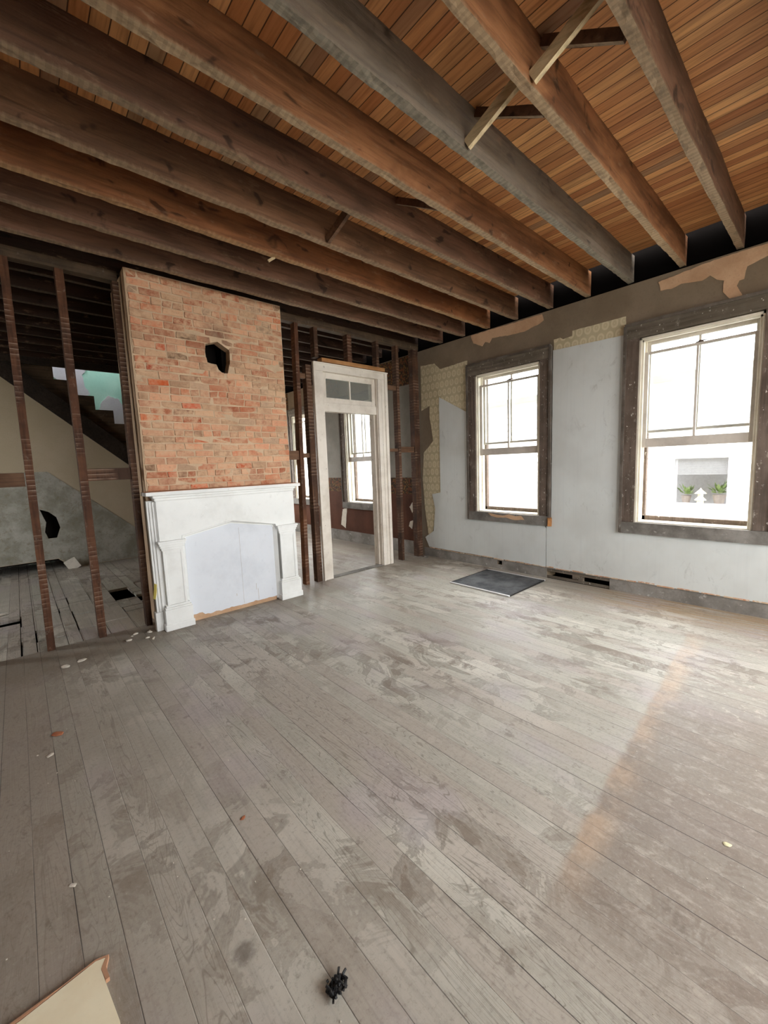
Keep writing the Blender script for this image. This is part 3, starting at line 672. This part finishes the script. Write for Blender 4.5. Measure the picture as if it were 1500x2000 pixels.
# ================================================================== CHIMNEY BREAST
ch = tag(empty('chimney_breast', (1.83, 4.95, 0)), 'exposed brick chimney breast with a black stovepipe hole', 'chimney')
CX0, CX1, CY = 1.0, 2.665, 4.78
HOLE = [(1.714, 2.86), (1.706, 2.97), (1.716, 3.055), (1.79, 3.08), (1.851, 3.1), (1.92, 3.06), (1.985, 3.025), (1.978, 2.9), (1.945, 2.765), (1.89, 2.755), (1.844, 2.79), (1.82, 2.845), (1.76, 2.85)]
bm = bmesh.new()
poly(bm, [[(CX0, 0), (CX1, 0), (CX1, 3.66), (CX0, 3.66)], HOLE], 'y', CY + .006, CY + .12)
box(bm, CX0, CX0 + .1, CY + .12, 5.5, 0, 3.66); box(bm, CX1 - .1, CX1, CY + .12, 5.5, 0, 3.66); box(bm, CX0, CX1, 5.5, 5.55, 0, 3.66)
link('mortar_core', bm, 'mortar', ch)
bm = bmesh.new(); poly(bm, [rect(1.5, 2.2, 2.5, 3.4)], 'y', CY + .3, CY + .32)
box(bm, 1.6, 1.78, CY + .125, CY + .22, 2.6, 2.98); box(bm, 1.93, 2.1, CY + .125, CY + .25, 2.6, 3.2)
link('flue', bm, 'soot', ch)
bm = bmesh.new(); cl = bm.loops.layers.color.new('tint')
raw = lambda r, g, b: (r / 255, g / 255, b / 255, 1)
tints = [(raw(208, 148, 116), 8), (raw(196, 128, 96), 6), (raw(206, 154, 122), 8), (raw(182, 108, 78), 3), (raw(196, 156, 124), 6), (raw(146, 110, 86), .7), (raw(196, 108, 70), 1.0), (raw(182, 152, 126), 2)]
rb = random.Random(11)
def inside(p, L):
    c = False
    for (x1, y1), (x2, y2) in zip(L, L[1:] + L[:1]):
        if (y1 > p[1]) != (y2 > p[1]) and p[0] < (x2 - x1) * (p[1] - y1) / (y2 - y1) + x1: c = not c
    return c
def brick(x0, x1, z0, z1, tint, dy=0.0):
    pts = [(x0 + (x1 - x0) * i / 8, z0 + (z1 - z0) * j / 4) for i in range(9) for j in range(5)]
    hit = [p for p in pts if inside(p, HOLE)]
    if hit:
        if len(hit) > 22: return
        hx = [p[0] for p in hit]
        if min(hx) - x0 > x1 - max(hx): x1 = min(hx) - .004
        else: x0 = max(hx) + .004
        if x1 - x0 < .02: return
    n0 = len(bm.faces)
    vs = box(bm, x0, x1, CY + dy, CY + .05, z0, z1, .005)
    bm.faces.ensure_lookup_table()
    for f in bm.faces[n0:]:
        for l in f.loops: l[cl] = tint
        for v in f.verts:
            if v.co.y < CY + .03: v.co += mnoise.noise_vector(v.co * 19) * .0035
z = 1.30; row = 0; CH = .0735
special = {(4, 1): raw(206, 86, 46), (5, 5): raw(200, 92, 54), (24, 2): raw(116, 92, 72), (21, 2): raw(124, 96, 74), (13, 2): raw(120, 78, 60), (2, 2): raw(212, 86, 42), (9, 3): raw(206, 100, 60), (22, 1): raw(192, 96, 66), (12, 2): raw(176, 82, 50), (19, 1): raw(186, 92, 66), (17, 1): raw(196, 92, 50), (14, 2): raw(194, 96, 68)}
while z < 3.64:
    x = CX0; i = 0
    head = row % 6 == 4
    first = .1 if row % 2 else .205
    while x < CX1 - .02:
        L = first if i == 0 else (.1 if head else .205 + rb.uniform(-.012, .012))
        x1 = min(x + L, CX1)
        if CX1 - x1 < .05: x1 = CX1
        t = rb.choices([q[0] for q in tints], [q[1] for q in tints])[0]
        t = special.get((row, i), t); k = rb.uniform(.86, 1.1); t = (t[0] * k, t[1] * k, t[2] * k, 1)
        j = rb.uniform(-.003, .003)
        brick(x + .005 + rb.random() * .003, x1 - .005, z + .006 + j, min(z + CH - .006 + j, 3.655), t, rb.uniform(-.004, .003))
        x = x1; i += 1
    z += CH; row += 1
o = link('brick_face', bm, 'brick', ch)
link('corner_plaster', rough_beam('Z', 1.45, 3.66, CX0 - .012, CX0, CY + .01, CY + .17, n=30, amp=.004, seed=2), 'mortar', ch)

# ================================================================== MANTEL
mt = tag(empty('fireplace_mantel', (1.8, 4.7, 0)), 'white painted wooden mantel with pilasters and a boarded-up pointed opening', 'mantel')
def mp(name, bm, m='white', par=None): return link(name, bm, m, par or mt)
MB = CY - .014
mp('shelf', B(.93, 2.66, 4.545, MB, 1.425, 1.463, bev=.006))
o = link('dusty_top', B(.935, 2.655, 4.55, MB - .002, 1.463, 1.466), 'torn', mt)
bm = bmesh.new()
box(bm, 1.0, 2.62, 4.6, MB, 1.395, 1.425, .01); box(bm, 1.015, 2.605, 4.618, MB, 1.365, 1.4, .012)
mp('bed_moulding', bm)
AR = [(1.245, .93), (1.25, .985), (1.80, 1.09), (2.34, .985), (2.355, .93)]
PA = [(1.285, .93), (1.30, .955), (1.795, 1.045), (2.3, .955), (2.315, .93)]
bm = PO([[(1.03, .93)] + AR + [(2.6, .93), (2.6, 1.38), (1.03, 1.38)]], 'y', 4.638, MB - .02)
mp('frieze', bm)
arch = AR + PA[::-1]
bm = bmesh.new()
def slant(outer, inner, yo, yi):
    a_ = [bm.verts.new((p[0], yo, p[1])) for p in outer]; b_ = [bm.verts.new((p[0], yi, p[1])) for p in inner]
    c_ = [bm.verts.new((p[0], 4.71, p[1])) for p in outer]; d_ = [bm.verts.new((p[0], 4.71, p[1])) for p in inner]
    for i in range(len(outer) - 1):
        for u, v in ((a_, b_), (c_, a_), (b_, d_)): bm.faces.new((u[i], u[i + 1], v[i + 1], v[i]))
    bmesh.ops.recalc_face_normals(bm, faces=bm.faces)
OUT = [(1.245, .02)] + AR[:] + [(2.355, .02)]; INN = [(1.285, .02)] + PA[:] + [(2.315, .02)]
slant(OUT, INN, 4.652, 4.696)
mp('arch_moulding', bm)
bm = bmesh.new()
def inset(L, d): return [(p[0] + (1.80 - p[0]) * d / .5, p[1] - d) for p in L]
poly(bm, [AR + inset(AR, .012)[::-1]], 'y', 4.628, 4.66)
poly(bm, [inset(PA, -.008) + PA[::-1]], 'y', 4.684, 4.697)
mp('arch_bead', bm)
# stepped end board on the left, set back behind the pilaster
bm = bmesh.new()
box(bm, .955, 1.06, 4.70, MB, 0, 1.37, .004); box(bm, .975, 1.06, 4.685, 4.71, .2, 1.36, .006); box(bm, 1.0, 1.06, 4.668, 4.69, .2, 1.36, .008); box(bm, 1.02, 1.06, 4.655, 4.67, .93, 1.36, .006); box(bm, .935, 1.06, 4.675, MB, 0, .2, .004)
mp('end_board', bm)
mp('end_board', B(2.56, 2.64, 4.70, MB, 0, 1.37, bev=.004))
for x0, x1 in ((1.045, 1.245), (2.375, 2.585)):
    p = empty('pilaster', ((x0 + x1) / 2, 4.6, 0)); p.parent = mt; p.matrix_parent_inverse = mt.matrix_world.inverted()
    bm = bmesh.new(); box(bm, x0, x1, 4.628, MB - .03, .2, .9, .004)
    for a, b, z0, z1 in ((x0, x0 + .028, .24, .84), (x1 - .028, x1, .24, .84), (x0 + .028, x1 - .028, .24, .268), (x0 + .028, x1 - .028, .812, .84)): box(bm, a, b, 4.621, 4.63, z0, z1, .003)
    mp('shaft', bm, par=p)
    bm = bmesh.new()
    for g_, z0, z1 in ((.04, .925, .95), (.03, .9, .926), (.02, .876, .902), (.01, .85, .878)): box(bm, x0 - g_, x1 + g_ * .8, 4.628 - g_ * .9, MB - .03, z0, z1, .005)
    mp('capital', bm, par=p)
    bm = bmesh.new(); box(bm, x0 - .035, x1 + .035, 4.592, MB - .03, 0.001, .225, .004); box(bm, x0 - .045, x1 + .045, 4.582, MB - .03, 0.001, .07, .008)
    for g_, z0, z1 in ((.03, .225, .245), (.018, .245, .268)): box(bm, x0 - g_, x1 + g_, 4.628 - g_, MB - .03, z0, z1, .006)
    mp('plinth', bm, par=p)
fb = [(1.285, .045), (1.285, .93), (1.30, .955), (1.795, 1.045), (2.3, .955), (2.315, .93), (2.315, .05)]
bot = []
xx = 2.3
while xx > 1.3: bot.append((xx, .05 + .018 * mnoise.noise(Vector((xx * 17, 0, 3))) + (.03 if 1.3 < xx < 1.42 else 0))); xx -= .03
f = link('fire_board', PO([fb[1:6] + [(2.315, .05)] + bot + [(1.285, .03)]], 'y', 4.692, 4.704), 'panel', mt)
f['label'] = 'papered white board closing the hearth, torn along the bottom'
link('board_core', PO([[(1.285, .0), (2.315, .0), (2.315, .12), (1.285, .12)]], 'y', 4.705, 4.72), 'tan', mt)
bm = bmesh.new()
for x0, x1, z0, z1 in ((1.885, 1.887, .06, .98), (2.07, 2.074, .06, .2), (2.05, 2.054, .19, .27), (1.80, 1.806, .17, .2)): poly(bm, [rect(x0, x1, z0, z1)], 'y', 4.692, 4.6905, .003)
link('crease', bm, 'sash', mt)

# ================================================================== HALL behind the partition
YH = 9.3
def sl(x): return 1.864 - .883 * (x - 1.655)
spt = [(-3.2, 0.19), (-3.2, 3.86), (-.6, 3.86), (2.34, sl(2.34) + .02), (2.34, 0.0), (.6, 0.0), (.42, .19)]
gap_h = [(.25, 1.1), (.37, 1.045), (.465, .94), (.504, .75), (.44, .575), (.32, .573), (.284, .69), (.316, .86)]
wh = struct(link('wall_hall', PO([spt, gap_h], 'y', YH, YH + .02), 'beige'))
dado = [(-3.2, .2), (-3.2, 1.76), (.42, 1.75), (1.667, .6), (2.33, -.01 + .02), (.62, .01), (.43, .2)]
link('dado', PO([dado, [(p[0], p[1]) for p in gap_h]], 'y', YH - .006, YH - .0005, .006), 'grey', wh)['label'] = 'mottled grey painted lower wall with a slanting top edge'
struct(link('wall_hall_back', B(-3.2, 2.36, 10.4, 10.5, -.3, 4.1), 'dark'))
# stair rising to the left above the spandrel
st = tag(empty('staircase', (1.8, 9.8, 0)), 'dark closed staircase rising to the left behind the partition', 'staircase')
top = lambda x: 2.52 - .883 * (x - 1.64)
pts = []; x = 2.08; run = .28
z = top(x)
while x > -.4:
    pts.append((x, z)); z += run * .883; pts.append((x, z)); x -= run
    pts.append((x, z))
low = [(x, top(x) - .45), (2.08, top(2.08) - .45)]
link('steps', PO([pts + low], 'y', YH + .06, 10.2), 'plate', st)
link('stringer', PO([[(-.6, 3.84), (-.6, 3.86), (-.2, 3.86), (2.33, sl(2.33) + .33), (2.33, sl(2.33) - .02)]], 'y', YH - .035, YH + .025), 'dark', wh)['label'] = 'black slanting stair stringer above the beige panel'
# upper stairwell: peeling turquoise plaster in daylight from above
wu = struct(link('wall_stairwell', B(-.5, 2.3, 10.22, 10.3, 2.0, 5.6), 'turq'))
L1 = [(.4, 4.2), (1.02, 4.2), (1.3, 3.78), (1.2, 3.66), (1.22, 3.42), (1.3, 3.3), (1.2, 3.2), (.9, 3.4), (.4, 3.9)]
L2 = [(1.45, 3.12), (1.6, 3.28), (1.78, 3.22), (1.9, 2.95), (2.0, 2.6), (1.75, 2.5), (1.4, 2.9)]
link('bare_patch', PO([L1], 'y', 10.222, 10.205, .02), 'lilac', wu); link('bare_patch', PO([L2], 'y', 10.222, 10.205, .02), 'lilac', wu)
struct(link('wall_stairwell_left', B(-.6, -.5, 9.33, 10.22, 3.89, 5.6), 'lilac'))
struct(link('wall_stairwell_right', B(2.1, 2.2, 9.33, 10.22, 3.89, 5.6), 'lilac'))
struct(link('wall_stairwell_front', B(-.6, 2.2, 9.26, 9.33, 3.89, 5.6), 'lilac'))
bm = bmesh.new(); box(bm, -.6, .6, 9.26, 10.3, 5.6, 5.65); box(bm, 1.8, 2.2, 9.26, 10.3, 5.6, 5.65); box(bm, .6, 1.8, 9.26, 9.4, 5.6, 5.65); box(bm, .6, 1.8, 10.2, 10.3, 5.6, 5.65)
struct(link('ceiling_stairwell', bm, 'lilac'))
tag(link('board_scrap', stick((.52, 9.22, .03), (.68, 9.16, .12), .2, .012), 'flake'), 'white board scrap leaning at the foot of the grey hall wall', 'board')

# ================================================================== THINGS ON THE FLOOR
fp = tag(empty('floor_panel', (4.74, 3.05, 0)), 'dark dusty square panel with bright metal edges lying by the window wall', 'panel')
bm = bmesh.new(); box(bm, 4.31, 5.18, 2.60, 3.48, .004, .012); sheet = link('sheet', bm, 'rubber', fp)
bm = bmesh.new(); box(bm, 4.285, 4.31, 2.585, 3.495, .002, .016, .002); box(bm, 5.18, 5.205, 2.585, 3.495, .002, .016, .002); link('metal_edge', bm, 'steel', fp)
bm = bmesh.new(); box(bm, 4.31, 5.18, 2.585, 2.6, .001, .014); box(bm, 4.31, 5.18, 3.48, 3.495, .001, .014); link('rubber_edge', bm, 'black', fp)
cb = tag(empty('cream_board', (-.4, 1.2, 0)), 'cream board with a torn brown corner lying bottom left', 'board')
CB = [(.045, 1.50), (.062, 1.35), (.06, .5), (-1.0, .5), (-1.0, 1.53), (-.16, 1.562), (.03, 1.585), (.056, 1.575), (.04, 1.545)]
link('board_face', PO([CB], 'z', .004, .016), 'card', cb)
link('torn_rim', PO([[(.046, 1.50), (.041, 1.545), (.057, 1.575), (.03, 1.586), (-1.0, 1.531), (-1.0, 1.534), (-.16, 1.566), (.03, 1.592), (.066, 1.577), (.055, 1.54), (.058, 1.5)]], 'z', .002, .0165, .003), 'torn', cb)
def chunk(name, x, y, s, m, label, cat, group=None, flat=.4, seed=1):
    bm = bmesh.new(); bmesh.ops.create_icosphere(bm, subdivisions=2, radius=1)
    for v in bm.verts:
        k = 1 + .45 * mnoise.noise(v.co * 1.6 + Vector((seed * 3.1, 0, 0)))
        v.co = Vector((v.co.x * s * k, v.co.y * s * k * .7, max(-flat * s * .6, v.co.z * s * flat * k)))
    z0 = min(v.co.z for v in bm.verts)
    o = link(name, bm, m); o.location = (x, y, -z0 + .001); o.rotation_euler = (0, 0, seed * 1.7)
    return tag(o, label, cat, group)
CK = [('plaster_flake', .15, 4.42, .045, 'flake', 'white plaster flake before the left studs, left of a pair'),
      ('plaster_flake', .27, 4.46, .04, 'flake', 'white plaster flake before the left studs, right of a pair'),
      ('plaster_flake', 2.071, .221, .016, 'orn', 'cream paint flake alone on the bare brown floor at lower right'),
      ('brick_chip', .636, 1.803, .014, 'brickbit', 'small red brick chip in the middle of the grey floor'),
      ('brick_chip', .029, 3.276, .035, 'brickbit', 'orange brick chip on the dusty floor at far left'),
      ('plaster_flake', -.02, 3.05, .022, 'flake', 'white plaster flake just below the orange brick chip at far left'),
      ('plaster_flake', .0, 1.98, .014, 'flake', 'white plaster crumb on the dusty floor near the left edge'),
      ('rubble_lump', 5.26, 4.82, .07, 'base', 'grey plaster rubble lump in the far corner at the post foot')]
for i, c in enumerate(CK): chunk(*c, 'debris', None, .16, i + 1)
rr = random.Random(5)
for i in range(9):
    chunk('plaster_flake', .66 + rr.random() * .34, 4.5 + rr.random() * .3, .012 + rr.random() * .018, 'flake', 'white plaster flake in the scatter left of the mantel foot', 'debris', 'plaster flakes by the mantel', .4, i + 20)
bm = bmesh.new()                                                     # burnt clump: a knot of short black shreds
for i in range(60):
    a = rr.random() * 6.28; r_ = rr.random() * .032
    p = Vector((.592 + math.cos(a) * r_, .969 + math.sin(a) * r_, .004 + rr.random() * .02)); q = p + Vector((rr.uniform(-.016, .016), rr.uniform(-.016, .016), rr.uniform(-.003, .014))); q.z = max(q.z, .004)
    sb = stick(p, q, .007, .006, rr.random()); me = bpy.data.meshes.new('t'); sb.to_mesh(me); sb.free(); bm.from_mesh(me); bpy.data.meshes.remove(me)
tag(link('charred_clump', bm, 'black'), 'black charred clump on the grey floor at the bottom of the photo', 'debris')
bm = bmesh.new()                                                     # specks too many to count
for i in range(420):
    x, y = rr.uniform(-1.2, 5.1), rr.uniform(.1, 4.7) ** 1.0
    if x < .2 and y < 1.8 or y > 4.3: continue
    s_ = rr.uniform(.0007, .002) * (1 + .2 * y)
    box(bm, x - s_, x + s_ * rr.random() * 2, y - s_, y + s_, .0005, .002 + s_ * .5)
o = tag(link('plaster_crumbs', bm, 'flake'), 'tiny white plaster crumbs scattered over the whole floor', 'debris'); o['kind'] = 'stuff'
tag(link('paper_scrap', stick((.935, 4.66, .36), (.955, 4.63, .52), .03, .004), 'yellow'), 'yellow paper scrap stuck to the left end of the mantel', 'scrap')

tag(link('wood_splinter', stick((1.93, 3.625, 3.545), (1.985, 3.6, 3.585), .02, .012), 'pale_stick'), 'bright splinter hanging under a dark joist above the chimney', 'splinter')
tag(link('paper_sheet', PO([[(-.75, 6.66), (-.26, 6.72), (-.28, 6.78), (-.72, 6.88)]], 'z', .001, .006, .004), 'flake'), 'white sheet lying on the broken hall floor at the left edge', 'paper')

# ================================================================== OUTSIDE
struct(link('ground', B(-20, 40, -20, 30, -1.05, -.95), 'grass'))
nh = tag(empty('neighbour_house', (9.0, 2, -.95)), 'white sided house next door seen through the windows', 'house')
bm = wall_holes('x', 9.0, 9.2, -8, 16, -.95, 3.1, [(1.26, 2.02, .74, 1.56)])
link('wall', bm, 'siding', nh)
bm = bmesh.new()
for k in range(26):
    z = -.9 + k * .155
    for a, b in ((-8, 1.15), (2.13, 16)): box(bm, 8.985, 9.0, a, b, z, z + .02)
link('siding_laps', bm, 'siding', nh)
for y0, y1, z0, z1 in ((1.26, 2.02, .74, 1.56),):
    bm = bmesh.new()
    box(bm, 8.97, 9.03, y0 - .09, y0, z0 - .05, z1 + .1); box(bm, 8.97, 9.03, y1, y1 + .09, z0 - .05, z1 + .1); box(bm, 8.97, 9.03, y0, y1, z1, z1 + .1); box(bm, 8.92, 9.03, y0 - .14, y1 + .14, z0 - .09, z0)
    link('window_frame', bm, 'siding', nh)
    link('window_recess', B(9.5, 9.52, y0 - .3, y1 + .3, z0 - .3, z1 + .3), 'room_dark', nh)
bm = bmesh.new()
for k in range(15): box(bm, 9.03, 9.05, 1.27, 2.01, 1.27 + k * .02, 1.278 + k * .02)
link('window_blind', bm, 'blind', nh)
link('roof', PO([[(8.7, 3.05), (12, 4.8), (15.3, 3.05), (12, 4.9)]], 'y', -8.2, 16.2), 'siding', nh)
def plant(x, y, z, s, lb):
    p = tag(empty('potted_plant', (x, y, z)), lb, 'plant', 'plants on the sill next door')
    bm = bmesh.new(); bmesh.ops.create_cone(bm, segments=14, radius1=.05 * s, radius2=.07 * s, depth=.11 * s, cap_ends=True, matrix=Matrix.Translation((x, y, z + .055 * s)))
    link('pot', bm, 'pot', p)
    bm = bmesh.new(); q = random.Random(int(y * 100))
    for i in range(40):
        a = q.random() * 6.28; el = q.uniform(.2, 1.3); L = q.uniform(.08, .22) * s
        b0 = Vector((x, y, z + .11 * s)); dr = Vector((math.cos(a) * math.cos(el) * .6, math.sin(a) * math.cos(el), math.sin(el))); t_ = b0 + dr * L; w = Vector((-math.sin(a), math.cos(a), 0)) * .022 * s
        vs = [bm.verts.new(c) for c in (b0 + dr * L * .4, b0 + dr * L * .7 + w, t_, b0 + dr * L * .7 - w)]; bm.faces.new(vs)
    link('foliage', bm, 'leaf', p)
plant(9.25, 1.88, .745, 1.15, 'leafy plant at the left of the sill next door')
plant(9.25, 1.4, .745, 1.4, 'tall leafy plant at the right of the sill next door')
bm = bmesh.new()
for r1, r2, z0, dz in ((.05, .05, 0, .05), (.09, .04, .06, .06), (.04, .04, .12, .06), (.09, .02, .18, .07), (.02, .0, .25, .03)):
    bmesh.ops.create_cone(bm, segments=10, radius1=r1, radius2=max(r2, .002), depth=dz, cap_ends=True, matrix=Matrix.Translation((9.1, 1.64, .745 + z0 + dz / 2)))
tag(link('stone_lantern', bm, 'orn'), 'small pale lantern ornament between the plants next door', 'ornament')
